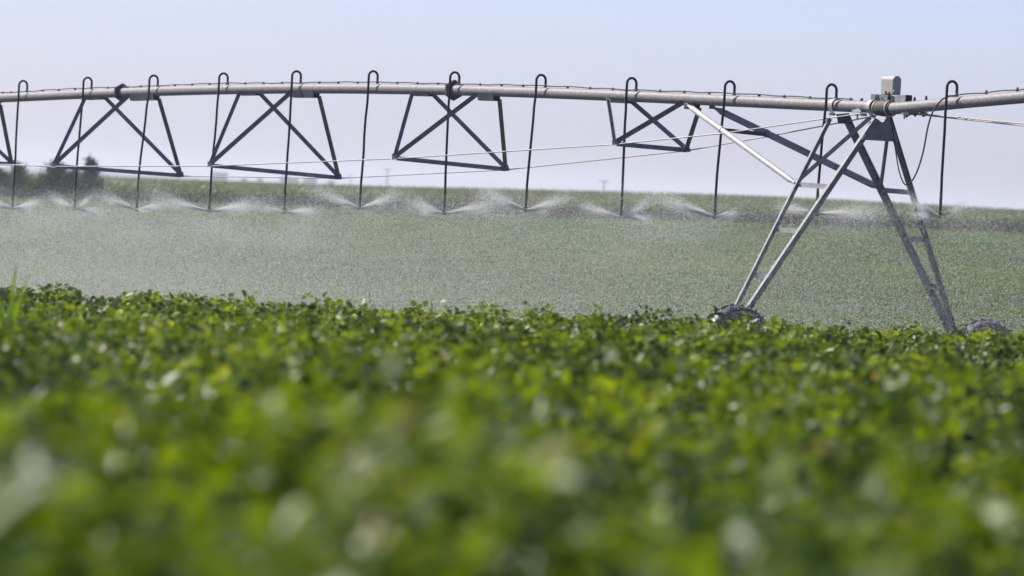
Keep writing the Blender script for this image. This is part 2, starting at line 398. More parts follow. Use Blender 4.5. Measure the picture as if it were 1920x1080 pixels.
# ------------------------------------------------------------------ drop hoses
bot = [(24, 388), (140, 389), (257, 390), (393, 393), (533, 396), (675, 387), (832, 397), (986, 391), (1165, 404), (1340, 403), (1531, 398), (1762, 402)]
top = [152, 146, 142, 138, 134, 134, 136, 141, 147, 153, 159, 153]
nozzles = []
def drop(base, vtop, ub, vb, i):
    """base: top of the pipe at the outlet"""
    rr = .0195
    q = base - CAM; v0 = 540 - FPX * q.dot(Uv) / q.dot(Fv); k = FPX / q.dot(Fv)
    H = (v0 - vtop) / k; W = .165 / 1.0; rad = W / 2 / 1.0
    zt = H - rad
    wig = [random.uniform(-.012, .012) for _ in range(4)]
    pts = [base - ZZ * .02, base + ZZ * zt * .5, base + ZZ * zt]
    for a in range(15, 181, 15):
        an = math.radians(a); pts.append(base + ZZ * (zt + rad * math.sin(an)) - nv * (rad - rad * math.cos(an)))
    bb = along(base); end = hit_b(ub, vb, bb); s0 = pts[-1]
    mid = s0.lerp(Vector((s0.x, s0.y, end.z)), .12); pts.append(mid)
    lean = Vector((end.x - s0.x, end.y - s0.y, 0))
    for f in (.2, .32, .45, .58, .7, .82, .92, 1.0):
        g = min(1, (f - .05) / .75) if f > .05 else 0
        g = g * g * (3 - 2 * g) * .35 + g * .65
        pts.append(Vector((s0.x, s0.y, s0.z + (end.z - s0.z) * f)) + lean * g + nv * wig[int(f * 3.9)] * .6)
    mb = MB(); mb.tube(pts, rr, 8); ho = mb.build('drop_hose', M['hose'], mach)
    mb = MB(); mb.tube([base - ZZ * .012, base + ZZ * .03, base + ZZ * .05, base + ZZ * .06], [.026, .026, .022, .017], 10); mb.build('gooseneck_fitting', M['dark_steel'], ho)
    e = pts[-1]; u_ = (pts[-2] - pts[-1]).normalized()
    mb = MB(); mb.tube([e + u_ * .28, e + u_ * .26, e + u_ * .08, e + u_ * .06], [.014, .022, .022, .014], 8); mb.build('hose_weight', M['dark_steel'], ho)
    mb = MB(); mb.tube([e + u_ * .06, e + u_ * .03, e + u_ * .028, e], [.018, .02, .012, .012], 8)
    mb.tube([e - ZZ * .0, e - ZZ * .035, e - ZZ * .036, e - ZZ * .05], [.008, .008, .036, .030], 10)
    for s_ in (-1, 1): mb.bar(e + nv * .026 * s_ + u_ * .02, e + nv * .026 * s_ - ZZ * .04, .006, .006, nv)
    mb.build('sprinkler_head', M['hose'], ho)
    nozzles.append(e - ZZ * .02)
for i, b in enumerate(db): drop(pipe_p(b) + ZZ * (RP - .004), top[i], *bot[i], i)
drop(rpipe(1793) + ZZ * (RP - .004), top[11], *bot[11], 11)

# ------------------------------------------------------------------ trusses (pyramids of angle iron under the pipe)
ST = [ # left plate u range on the pipe, right plate u range, node A (near), node B (far)
    dict(lp=(-130, -100), rp=(-35, -5), A=(-215, 297), B=(22, 305)),
    dict(lp=(168, 192), rp=(252, 292), A=(101, 309), B=(339, 327)),
    dict(lp=(457, 482), rp=(557, 592), A=(394, 308), B=(635, 331)),
    dict(lp=(781, 806), rp=(905, 930), A=(740, 294), B=(948, 315)),
    dict(lp=(1148, 1178), rp=(1292, 1305), A=(1153, 267), B=(1287, 279)),
]
nodesA = []; nodesB = []
for s_ in ST:
    bL, bR = b_at(sum(s_['lp']) / 2), b_at(sum(s_['rp']) / 2); bc = (bL + bR) / 2
    A = hit_b(*s_['A'], bc); B = hit_b(*s_['B'], bc); nodesA.append(A); nodesB.append(B)
    def gusset(b0, b1, deep):
        mb = MB()
        for sg in (-1, 1):
            o = sg * .075
            p0 = pipe_p(b0, o) - ZZ * .045; p1 = pipe_p(b1, o) - ZZ * .045
            mb.plate([p0 + ZZ * .03, p1 + ZZ * .03, p1 - ZZ * deep - dv * .03 * 0 - nv * sg * .03, p0 - ZZ * deep - nv * sg * .03], nv, .008)
        c0 = pipe_p(b0) - ZZ * (.045 + deep); c1 = pipe_p(b1) - ZZ * (.045 + deep); mb.bar(c0, c1, .10, .008, nv)
        mb.build('pipe_gusset', M['dark_steel'], mach)
    bl0, bl1 = b_at(s_['lp'][0] - 3), b_at(s_['lp'][1] + 3); br0, br1 = b_at(s_['rp'][0] - 3), b_at(s_['rp'][1] + 2)
    gusset(bl0, bl1, .06); gusset(br0, br1, .105)
    def strut(p, q, a=.065):
        mb = MB(); mb.angle(p, q, (q - p).cross(Vector((0, 1, 0))), a=a)
        t = (q - p).normalized()
        for e_, s2 in ((p, 1), (q, -1)):
            for k in (.06, .13):
                c = e_ + t * s2 * k; mb.tube([c - Vector((0, .014, 0)), c + Vector((0, .012, 0))], .009, 6)
        mb.build('truss_brace', M['steel'], mach)
    strut(pipe_p(b_at(s_['lp'][0]), -.07) - ZZ * .05, A, .062)
    strut(pipe_p(b_at(s_['rp'][0]), -.09) - ZZ * .05, A, .074)
    strut(pipe_p(b_at(s_['lp'][1]), .07) - ZZ * .08, B, .070)
    strut(pipe_p(b_at(s_['rp'][1]), .07) - ZZ * .12, B, .068)
    ab = (B - A).normalized(); mb = MB(); mb.angle(A + ab * .03 - ZZ * .02, B - ab * .03 - ZZ * .02, ZZ, a=.07, b=.06); mb.build('truss_spreader', M['steel'], mach)
    for P_, sg in ((A, -1), (B, 1)):
        mb = MB()
        mb.plate([P_ + dv * .13 * sg * -1 - ZZ * .035, P_ + nv * .05 + ZZ * .045, P_ - dv * .10 * sg * -1 - ZZ * .03, P_ - nv * .05 - ZZ * .045], Vector((.1, .5, 1)), .012)
        mb.box(P_, dv * .035, nv * .025, ZZ * .035)
        for k in range(3): c = P_ + nv * .04 * (k - 1); mb.tube([c - ZZ * .05, c + ZZ * .05], .011, 6)
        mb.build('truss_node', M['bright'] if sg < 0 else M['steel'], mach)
# truss rods
bj = b_at(1612)
endA = pipe_p(b_at(1625), -.10) - ZZ * .10; endB = pipe_p(b_at(1620), .10) - ZZ * .14
clampA = hit_b(1358, 246, b_at(1400)); clampB = hit_b(1440, 252, b_at(1400))
def rod(pts, name='truss_rod', r=.0095):
    mb = MB(); mb.tube(pts, r, 8); mb.build(name, M['rod'], mach)
seqA = nodesA + [clampA, endA]; seqB = nodesB + [clampB, endB]
for seq in (seqA, seqB):
    for p, q in zip(seq[:-1], seq[1:]): rod([p - ZZ * .03, q - ZZ * .03] if q is not seq[-1] else [p - ZZ * .03, q])
sA = hit_b(1708, 212, along(rp[1])); sB = hit_b(1716, 214, along(rp[1]) + .05)
eA = rpipe(2190) + ZZ * -.95 - nv * .75; eB = rpipe(2190) - ZZ * 1.0 + nv * .35
qa = hit_b(1920, 232, along(rpipe(1920)) - .3); qb = hit_b(1920, 236, along(rpipe(1920)) - .3)
rod([sA, qa, qa + (qa - sA) * 1.0]); rod([sB, qb, qb + (qb - sB) * 1.0])

# sway tubes from the pipe down to the tower
bt0, bt1 = b_at(1300), b_at(1325)
BN, BF = b_at(1655), b_at(1567)         # near and far leg planes at the pipe
BC = (BN + BF) / 2
def leg_b(v, vt, vb_, b_top): return BC + (b_top - BC) * max(0, 1 - (v - vt) / (vb_ - vt))
lj = hit_b(1490, 343, leg_b(343, 215, 620, BF)); rj = hit_b(1652, 354, leg_b(354, 215, 640, BF))
tA0 = pipe_p(bt0, -.10) - ZZ * .09; tB0 = pipe_p(bt1, .10) - ZZ * .10
for p, q, r_, mt in ((tA0, lj, .043, 'pipe'), (tB0, rj, .050, 'steel')):
    t = (q - p); L = t.length; t.normalize(); mb = MB()
    mb.tube([p, p + t * .10, p + t * .22, q - t * .18, q - t * .06, q], [.016, .022, r_, r_, .022, .016], 14)
    mb.tube([p + t * L * .33 - t * .035, p + t * L * .33 + t * .035], r_ + .008, 14)
    tb = mb.build('sway_brace', M['bright'] if mt == 'pipe' else M['leg'], mach)  # sunlit tube coloured paler, shaded tube darker: the light is in the steel colour
    mb = MB(); mb.box(p, dv * .05, nv * .02, ZZ * .03); mb.tube([p - nv * .04, p + nv * .04], .012, 6); mb.build('brace_lug', M['steel'], tb)
mb = MB(); ca = tA0.lerp(lj, .33); cb = tB0.lerp(rj, .35); mb.angle(ca, cb, ZZ, a=.06, b=.05); mb.build('cross_brace', M['dark_steel'], mach)

# ------------------------------------------------------------------ tower
def tpt(u, v, b_top, vt=215, vb_=640): return hit_b(u, v, leg_b(v, vt, vb_, b_top))
def leg(name, uv, b_top, a, bdep, sg, sh):
    pts = [tpt(u, v, b_top) for u, v in uv]
    p, q = pts[0], pts[-1]; mb = MB(); mb.angle(p, q, nv, a=a, b=bdep, th=.008, sg=sg, sh=sh); o = mb.build(name, M['leg'], mach); return o, p, q
L1, l1a, l1b = leg('tower_leg', [(1556, 222), (1362, 610)], BF, .075, .05, 1, 1)
L2, l2a, l2b = leg('tower_leg', [(1641, 224), (1380, 612)], BN, .11, .055, 1, 1)
R1, r1a, r1b = leg('tower_leg', [(1582, 216), (1793, 648)], BF, .105, .05, -1, 1)
R2, r2a, r2b = leg('tower_leg', [(1664, 216), (1796, 648)], BN, .078, .05, -1, 1)
def cross(pa, qa_, va, pb_, qb_, name='leg_rung', a=.07, parent=None):
    def at_v(p, q, v):
        lo, hi = 0., 1.
        for _ in range(30):
            m_ = (lo + hi) / 2; x = p.lerp(q, m_) - CAM; vv = 540 - FPX * x.dot(Uv) / x.dot(Fv)
            if vv < v: lo = m_
            else: hi = m_
        return p.lerp(q, lo)
    P_, Q_ = at_v(pa, qa_, va[0]), at_v(pb_, qb_, va[1])
    mb = MB(); mb.angle(P_, Q_, ZZ, a=a, b=.04, th=.006)
    for c in (P_, Q_): mb.tube([c - nv * .03 - dv * .03, c + dv * .03], .012, 6)
    mb.build(name, M['bright'] if parent is L2 else M['leg'], parent); return P_, Q_  # left rungs get paler steel to stand in for sunlight on them
for va in ((346, 350), (430, 433), (515, 518)): cross(l1a, l1b, va, l2a, l2b, parent=L2)
for va in ((356, 361), (447, 450), (535, 538)): cross(r1a, r1b, va, r2a, r2b, parent=R1)
mb = MB(); p = hit_b(1495, 340, leg_b(340, 215, 640, BF)); q = hit_b(1630, 222, BN + .05); mb.angle(p, q, ZZ, a=.06, b=.05)
t = (q - p).normalized(); mb.bar(q - t * .22, q + t * .02, .05, .03, ZZ); mb.build('diagonal_brace', M['leg'], mach)
mb = MB(); p = hit_b(1663, 262, leg_b(262, 215, 640, BN)); q = hit_b(1651, 352, leg_b(352, 215, 640, BF)); mb.angle(p, q, nv, a=.055, b=.04); mb.build('diagonal_brace', M['leg'], mach)
# gusset plate between the near legs with its notch
gp = [(1641, 221), (1648, 225), (1652, 229), (1657, 229), (1660, 224), (1662, 219), (1668, 217), (1684, 266), (1615, 262)]
mb = MB(); mb.plate([hit_b(u, v, BN - .02 + .0 * v) for u, v in gp], dv, .01); mb.build('gusset_plate', M['steel'], mach)
gp = [(1568, 214), (1592, 212), (1600, 232), (1572, 232)]
mb = MB(); mb.plate([hit_b(u, v, BF - .03) for u, v in gp], dv, .01); mb.build('gusset_plate', M['dark_steel'], mach)
# saddle straps from the pipe to the legs
def strap(b, u0, v0, u1, v1, wd):
    mb = MB(); p = hit_b(u0, v0, b); q = hit_b(u1, v1, b)
    for sgn, hh in ((-1, 0),):
        arc = [pipe_p(b) + nv * (RP + .012) * math.cos(an) + ZZ * (RP + .012) * math.sin(an) for an in np.linspace(math.radians(60), math.radians(195), 9)]
        for a_, c_ in zip(arc[:-1], arc[1:]): mb.bar(a_, c_, wd, .01, dv)
        mb.bar(arc[-1], q, wd, .012, dv)
    mb.tube([q - nv * .05, q + nv * .05], .018, 8)
    mb.build('pipe_saddle', M['bright'], mach)
strap(BF + .0, 1565, 195, 1560, 214, .09); strap(b_at(1637), 1640, 198, 1636, 218, .09)
# rod anchor brackets under the pipe
for (u, v, bb_) in ((1617, 211, b_at(1617)), (1705, 209, along(rp[1]))):
    c = hit_b(u, v, bb_) - nv * .08; mb = MB(); mb.plate([c - dv * .10 + ZZ * .01, c - dv * .02 + ZZ * .05, c + dv * .16 + ZZ * .02, c + dv * .04 - ZZ * .05], Vector((-.5, -.3, .8)), .014)
    mb.box(c - ZZ * .03 + nv * .05, dv * .09, nv * .05, ZZ * .02); mb.tube([c - ZZ * .03, c - ZZ * .11], .013, 6); mb.build('rod_anchor', M['bright'], mach)
for (u, v) in ((1700, 214), (1716, 212), (1732, 213)):
    c = hit_b(u, v, along(rp[1]) - .02); mb = MB(); mb.box(c, dv * .05, nv * .03, ZZ * .02); mb.tube([c + ZZ * .06, c - ZZ * .05], .014, 6); mb.tube([c - ZZ * .02, c - ZZ * .035], .028, 6); mb.build('drain_valve', M['dark_steel'], mach)

# control box with an arched end, and the square steel beams under it
cb_ = hit_b(1681, 178, B_T - .25)
def boxpt(a_, d_, z_): return cb_ + nv * a_ + dv * d_ + ZZ * z_
mb = MB(); prof = [(-.07, 0), (-.07, .205)]
for k in range(1, 8): an = math.pi - math.pi * k / 8; prof.append((.07 * math.cos(an), .205 + .062 * math.sin(an)))
prof += [(.07, .205), (.07, 0)]
n_ = len(prof); vs = [boxpt(x, d_, z) for d_ in (0, .30) for x, z in prof]
mb.add(vs, [list(range(n_)), list(range(n_, 2 * n_))[::-1]] + [[k, n_ + k, n_ + (k + 1) % n_, (k + 1) % n_] for k in range(n_)])
ob = mb.build('control_box', M['box'], mach, bevel=.008)
mb = MB(); pts = [boxpt(-.02, -.012, .02)] + [boxpt(-.02 + .05 * math.cos(a_), -.02, .03 + .045 * math.sin(a_)) for a_ in np.linspace(math.pi, 0, 7)]; mb.tube(pts, .009, 6); mb.build('cable_gland', M['bright'], ob)
# mounting channel
mb = MB(); c0 = hit_b(1637, 183, B_T + .15); c1 = hit_b(1668, 185, B_T - .25); e = (c1 - c0)
mb.bar(c0, c1, .10, .075, ZZ)
for k in (.35, .7): c = c0 + e * k - nv * .05; mb.tube([c, c - nv * .02], .018, 8)
mb.build('mounting_channel', M['steel'], mach)
p = hit_b(1677, 187, B_T - .25); q = hit_b(1704, 185, B_T - .75)
mb = MB(); h_ = .048; th = .006
t = (q - p).normalized(); e1 = ZZ; e2 = t.cross(e1).normalized()
for (x, y, wx, wy) in ((h_, 0, th, 2 * h_), (-h_, 0, th, 2 * h_), (0, h_, 2 * h_ - th, th), (0, -h_, 2 * h_ - th, th)):
    mb.prism([(x - wx / 2, y - wy / 2), (x + wx / 2, y - wy / 2), (x + wx / 2, y + wy / 2), (x - wx / 2, y + wy / 2)], p, q, ZZ)
mb.build('square_tube', M['steel'], mach)
for (u, v, bb_) in ((1654, 187, B_T), (1682, 190, B_T - .3)):
    c = hit_b(u, v, bb_) - nv * .09; mb = MB(); mb.plate([c - dv * .1 - ZZ * .06, c - dv * .02 + ZZ * .07, c + dv * .05 + ZZ * .05, c + dv * .07 - ZZ * .06], nv, .02); mb.build('swivel_ear', M['dark_steel'], mach)
mb = MB()
for (du, dz) in ((0, 0), (.05, .03), (-.04, .02)):
    c = hit_b(1672, 182, B_T - .2) - nv * .07 + dv * du; mb.tube([c + ZZ * dz, c + ZZ * (dz + .05)], .014, 8)
mb.build('control_arm', M['dark_steel'], mach)

# hanging control cables
def hang(px, bfun, r, name='control_cable'):
    P_ = [hit_b(u, v, bfun(v)) for u, v in px]; out = []
    for i in range(len(P_) - 1):
        a = P_[max(i - 1, 0)]; b = P_[i]; c = P_[i + 1]; d = P_[min(i + 2, len(P_) - 1)]
        for k in range(6):
            s_ = k / 6; out.append(.5 * ((2 * b) + (c - a) * s_ + (2 * a - 5 * b + 4 * c - d) * s_ ** 2 + (3 * b - a - 3 * c + d) * s_ ** 3))
    out.append(P_[-1]); mb = MB(); mb.tube(out, r, 6); mb.build(name, M['hose'], mach)
hang([(1790, 180), (1777, 181), (1762, 191), (1748, 212), (1739, 242), (1732, 280), (1722, 315), (1712, 336), (1704, 345)], lambda v: along(rpipe(1780)) - .3, .012)
hang([(1704, 345), (1697, 346), (1690, 334), (1684, 312), (1679, 280), (1675, 250), (1670, 222), (1668, 212)], lambda v: BN - .28, .010)

# base beam, wheels
lw = hit_b(1380, 649, BC - .30); rw = hit_b(1847, 675, BC - .30)
mb = MB(); bp = hit_b(1372, 640, BC); bq = hit_b(1800, 668, BC); mb.bar(bp - (bq - bp) * .06, bq + (bq - bp) * .06, .15, .12, ZZ)
mb.build('base_beam', M['steel'], mach)
mb = MB(); mm = bp.lerp(bq, .5); mb.tube([mm - nv * .2 - ZZ * .12, mm + nv * .2 - ZZ * .12], .09, 12); mb.build('drive_motor', M['steel'], mach)
WS = .96
def wheel(c):
    root = bpy.data.objects.new('wheel', None); COL.objects.link(root); root.parent = mach; root.matrix_parent_inverse = Matrix.Translation(-mach.location); root.location = c
    Rr, Wd = .585, .19; prof = [(.33, -.10), (.40, -.14), (.50, -.15), (.555, -.13), (.575, -.08), (.58, 0), (.575, .08), (.555, .13), (.50, .15), (.40, .14), (.33, .10)]
    prof = [(r_ * WS, w_) for r_, w_ in prof]
    def inv(o): o.parent = root; o.matrix_parent_inverse = Matrix.Translation(-c)
    mb = MB(); n = 48; vs = []; fs = []
    for k in range(n):
        an = 2 * math.pi * k / n
        for r_, w_ in prof: vs.append(c + nv * r_ * math.cos(an) + ZZ * r_ * math.sin(an) + dv * w_)
    m_ = len(prof)
    for k in range(n):
        for j in range(m_ - 1): fs.append([k * m_ + j, k * m_ + j + 1, ((k + 1) % n) * m_ + j + 1, ((k + 1) % n) * m_ + j])
    mb.add(vs, fs, True)
    for k in range(24):       # chevron lugs
        for sg in (-1, 1):
            a0 = 2 * math.pi * (k + (.5 if sg > 0 else 0)) / 24; a1 = a0 + .14
            f = lambda r_, a_, w_: c + nv * r_ * WS * math.cos(a_) + ZZ * r_ * WS * math.sin(a_) + dv * w_ * sg
            hw = .028
            P_ = [f(.575, a0 - hw, .0), f(.575, a0 + hw, .0), f(.545, a1 + hw, .148), f(.545, a1 - hw, .148), f(.615, a0 - hw * .7, .0), f(.615, a0 + hw * .7, .0), f(.59, a1 + hw * .7, .143), f(.59, a1 - hw * .7, .143)]
            mb.add(P_, [[0, 1, 2, 3], [4, 7, 6, 5], [0, 4, 5, 1], [1, 5, 6, 2], [2, 6, 7, 3], [3, 7, 4, 0]])
    inv(mb.build('tyre', M['tyre']))
    mb = MB(); mb.tube([c - dv * .12, c - dv * .10, c - dv * .02, c + dv * .02, c + dv * .1, c + dv * .12], [.33, .335, .30, .30, .335, .33], 32)
    mb.tube([c - dv * .16, c + dv * .3], .07, 12); inv(mb.build('rim', M['steel']))
wheel(lw); wheel(rw)

# ------------------------------------------------------------------ water
TET = np.array([[1, 1, 1], [1, -1, -1], [-1, 1, -1], [-1, -1, 1]], float) / math.sqrt(3)
TF = np.array([[0, 1, 2], [0, 2, 3], [0, 3, 1], [1, 3, 2]])
def droplets(name, P, r, mat='water'):
    n = len(P); q = RNG.normal(size=(n, 4)); q /= np.linalg.norm(q, axis=1, keepdims=True); w_, x, y, z = q.T
    Rm = np.stack([1 - 2 * (y * y + z * z), 2 * (x * y - z * w_), 2 * (x * z + y * w_), 2 * (x * y + z * w_), 1 - 2 * (x * x + z * z), 2 * (y * z - x * w_), 2 * (x * z - y * w_), 2 * (y * z + x * w_), 1 - 2 * (x * x + y * y)], 1).reshape(n, 3, 3)
    V = np.einsum('nij,kj->nki', Rm, TET) * r[:, None, None] + P[:, None, :]
    Fc = (np.arange(n)[:, None, None] * 4 + TF[None]).reshape(-1, 3)
    return mesh_obj(name, np_mesh(name, V.reshape(-1, 3), Fc, 3), M[mat])

SPR = [ # per sprinkler: jets as (screen side -1 left / +1 right, length m, rise m) as the photograph catches the turning plate
    [(-1, .9, .22), (1, .8, .22), (-1, .6, .0), (1, .6, -.02)], [(-1, .75, .30), (1, .42, .30), (1, .9, -.08)], [(-1, 1.2, .32), (1, .9, .16), (1, .3, -.05)],
    [(-1, 1.6, .30), (1, 1.1, .16), (1, 1.7, .30)], [(-1, .5, .08), (1, .9, .12), (1, .5, .02)], [(-1, 1.3, .45), (1, 1.0, .40), (-1, .4, .05)],
    [(-1, 1.0, .25), (1, 1.6, .32), (-1, .6, .03), (1, .5, .02)], [(-1, 1.3, .42), (1, 1.1, .40), (1, .5, .0)], [(-1, .8, .20), (1, .65, .35), (1, .6, -.02)],
    [(-1, 1.8, .50), (-1, .8, .14), (1, .5, .10)], [(-1, .8, .12), (1, 1.3, .10)], [(-1, .75, .32), (1, .55, .30), (-1, .6, .0)]]
NAMES = ['at the left edge of the picture', 'in front of the darkest distant bushes, with one short curled jet', 'just left of the first low truss bar, jet rising to the left',
         'wide and hazy, below the bright node of the second whole truss', 'short and flat, in front of the second whole truss', 'broad wings open in a V between the two middle trusses',
         'wide and misty, below the bolted pipe flange near the middle', 'curled V shape right of the middle, under a bare stretch of pipe', 'small V below the smallest truss',
         'with the longest jet reaching left, nearest the tower legs on their left', 'seen flat and faint between the tower legs', 'small V on the right of the tower']
cross_dir = np.array([COS, SIN, 0.])
allp = []
for i, nz in enumerate(nozzles):
    N0 = np.array(nz); PP = []; RR = []
    for (sd, Ln, rise) in SPR[i]:
        Ln *= .72; rise *= .78
        for strand in range(3):
            n = int(2900 * Ln); t = RNG.random(n) ** 1.5
            dpt = random.uniform(-.25, .25) + strand * .05
            ln = Ln * random.uniform(.7, 1.1); rs = rise * random.uniform(.75, 1.15)
            x = sd * ln * t; z = rs * (.45 * t + .75 * t ** 2 - .2 * t ** 4); y = dpt * t
            sp = .003 + .125 * t ** 1.6 * Ln
            P = np.stack([x, y, z], 1) + RNG.normal(size=(n, 3)) * sp[:, None]
            PP.append(N0 + P); RR.append(np.full(n, .0050) * RNG.uniform(.6, 1.25, n) * (1.25 - .6 * t))
    # finer sheet of mist thrown all round the plate
    n = 500; az = RNG.uniform(0, 2 * np.pi, n); rr_ = .1 + 1.3 * RNG.random(n) ** .8; up = .10 * rr_ - .05 * rr_ ** 2
    PP.append(N0 + np.stack([rr_ * np.cos(az), rr_ * np.sin(az), up + RNG.normal(0, .03, n) * (1 + rr_)], 1)); RR.append(np.full(n, .0040))
    n = 9000; bc_ = RNG.normal(size=(9, 3)) * np.array([.8, .6, .22]) + np.array([.2 * SPR[i][0][0], 0, -.16]); q = bc_[RNG.integers(0, 9, n)] + RNG.normal(size=(n, 3)) * np.array([.30, .26, .13]); PP.append(N0 + q); RR.append(np.full(n, .0034))
    o = droplets('water_spray', np.concatenate(PP), np.concatenate(RR), 'spray')
    tag(o, 'water spray ' + NAMES[i], 'water spray', 'water sprays under the drop hoses')

# the curtain of falling drops round the whole line of sprinklers
def curtain():
    n = 3300000
    # along the pipe, including the neighbouring spans just outside the picture; wind carries the drops to the far left
    b = RNG.uniform(-9, 34, n); wgt = np.interp(b, [-14, -6, 2, 10, 20, 40], [.24, .27, .36, .58, .88, 1.0]); wgt = wgt * (.55 + .9 * (vnoise(b, b * 0, 41, 2.2) * .5 + vnoise(b, b * 0, 42, .8) * .5) ); k = RNG.random(n) < wgt; b = b[k]; n = len(b)
    off = np.clip(RNG.normal(0, 2.6, n), -7.5, 7.5)
    x = P0.x + dv.x * b + nv.x * off; y = P0.y + dv.y * b + nv.y * off
    nb = np.array([(nz - P0).dot(dv) for nz in nozzles]); nzz = np.array([nz.z for nz in nozzles]); o_ = np.argsort(nb)
    z0 = np.interp(b, nb[o_], nzz[o_])
    g = ground_z(x, y); topz = z0 + .12 + RNG.normal(0, .16, n) - .05 * off ** 2 * .3
    tall = RNG.random(n) < np.interp(b, [0, 14, 26, 40], [.05, .08, .16, .3]); topz = topz + tall * np.abs(RNG.normal(0, .38, n))
    f = RNG.random(n) ** .9; z = topz - f * (topz - g - .3)
    pn = .6 * vnoise(b + off * .3, z * 2.2, 43, 1.3) + .4 * vnoise(b, z * 2, 44, .5)
    m_ = (z > g + .2) & (RNG.random(n) < .45 + .75 * pn); P = np.stack([x, y, z], 1)[m_]
    P = P[P[:, 2] > CAMZ - .0211 * P[:, 1] - .25]     # nothing is needed deep below the crest
    r = RNG.uniform(.0016, .0045, len(P)); r = np.where(RNG.random(len(P)) < .06, RNG.uniform(.0045, .0072, len(P)), r)
    tag(droplets('falling_water', P, r), 'fine curtain of drifting white water drops over the field around the machine', 'water mist', kind='stuff')
curtain()

# ------------------------------------------------------------------ trees beyond the field
def gz(x, y): return float(ground_z(x, y))
def at_depth(u, v, Y): r = ray(u, v); return CAM + r * (Y / r.y)
def tree(name, u, vtop, Y, wpx, label, dens=2600, spire=1.0, group='dark trees at the left edge of the field'):
    c = at_depth(u, vtop, Y); g = gz(c.x, Y) ; base = Vector((c.x, Y, g)); H = c.z - g; W = wpx / (FPX / Y) / 2
    root = bpy.data.objects.new(name, None); COL.objects.link(root); root.location = base; tag(root, label, 'tree', group)
    mb = MB(); mb.tube([base - ZZ * .1, base + ZZ * H * .5, base + ZZ * H * .93], [.07 * H / 2, .045 * H / 2, .01], 8)
    for k in range(9):
        a = k * 2.4; h = H * (.15 + .08 * k); mb.tube([base + ZZ * h, base + ZZ * (h + .1 * H) + Vector((math.cos(a), math.sin(a), 0)) * W * (.8 - .06 * k)], [.02 * H / 2, .006], 5)
    mb.build('trunk', M['bark'], root)
    nb_ = 34; P = []
    for k in range(nb_):
        h = RNG.random() ** .8; rad = W * 1.25 * (1 - h ** (1.6 * spire)) * RNG.uniform(.45, 1.0) + .04 * W; a = RNG.uniform(0, 6.28)
        cc = np.array([base.x + rad * math.cos(a), base.y + rad * math.sin(a), g + H * (.06 + .90 * h)])
        m_ = dens // nb_; P.append(cc + RNG.normal(size=(m_, 3)) * np.array([W * .2, W * .2, H * .07]))
    m_ = dens // 6; h = RNG.random(m_); P.append(np.stack([base.x + RNG.normal(0, W * .05, m_), base.y + RNG.normal(0, W * .05, m_), g + H * (.5 + .52 * h)], 1))
    P = np.concatenate(P); n = len(P); a, b, c_ = rand_frames(n, .8, .5)
    me = leaflets(P, a, b, c_, np.full(n, .055 * H), np.full(n, .03 * H), RNG.uniform(0, .3, n), RNG.random(n), 'crown')
    mesh_obj('crown', me, M['treeleaf'], root)
tree('evergreen_tree', -4, 317, 298, 60, 'dark rounded evergreen cut by the left edge of the picture', spire=1.6)
tree('evergreen_tree', 36, 310, 300, 62, 'dark broad evergreen just right of the left edge, behind the first hose', spire=1.6)
tree('evergreen_tree', 106, 309, 301, 74, 'wide dark evergreen with a ragged spiky top, behind the bright left truss node', spire=2.4, dens=3800)
tree('evergreen_tree', 138, 321, 302, 60, 'lower dark evergreen tucked between the wide one and the slim one', spire=2.2)
tree('evergreen_tree', 172, 302, 300, 44, 'slim dark evergreen with a leaning pointed top, rightmost of the group', spire=1.4)

def far_tree(u, v, wpx, Y, label):
    c = at_depth(u, v, Y); g = gz(c.x, Y); H = c.z - g; W = wpx / (FPX / Y) / 2
    root = bpy.data.objects.new('distant_tree', None); COL.objects.link(root); root.location = (c.x, Y, g); tag(root, label, 'tree', 'faint bluish trees on the far horizon')
    base = Vector((c.x, Y, g)); mb = MB(); mb.tube([base, base + ZZ * H * .7], [.3, .15], 6); mb.build('trunk', M['bark'], root)
    n = 500; q = RNG.normal(size=(n, 3)); q /= np.linalg.norm(q, axis=1, keepdims=True); q *= (RNG.random(n) ** .4)[:, None]
    P = np.array([base.x, base.y, g + H * .52]) + q * np.array([W, W, H * .5]); a, b, c_ = rand_frames(n, .8, .5)
    me = leaflets(P, a, b, c_, np.full(n, .22 * W), np.full(n, .18 * W), RNG.uniform(0, .3, n), RNG.random(n), 'crown'); mesh_obj('crown', me, M['treeleaf'], root)
for u, v, wp, l in ((458, 334, 16, 'small'), (487, 334, 14, 'thin'), (536, 329, 24, 'broad'), (553, 333, 20, 'low'), (582, 331, 28, 'rounded'), (621, 338, 18, 'tiny')):
    far_tree(u, v, wp, 2600, {'small': 'small faint blue tree right of the distant shed', 'thin': 'thinnest faint blue tree, second right of the distant shed', 'broad': 'tall broad faint blue tree left of the middle hose gap', 'low': 'low faint blue tree touching the broad one on its right', 'rounded': 'wide rounded faint blue tree below the truss spreader end', 'tiny': 'tiny faint blue tree, rightmost on the far horizon'}[l])
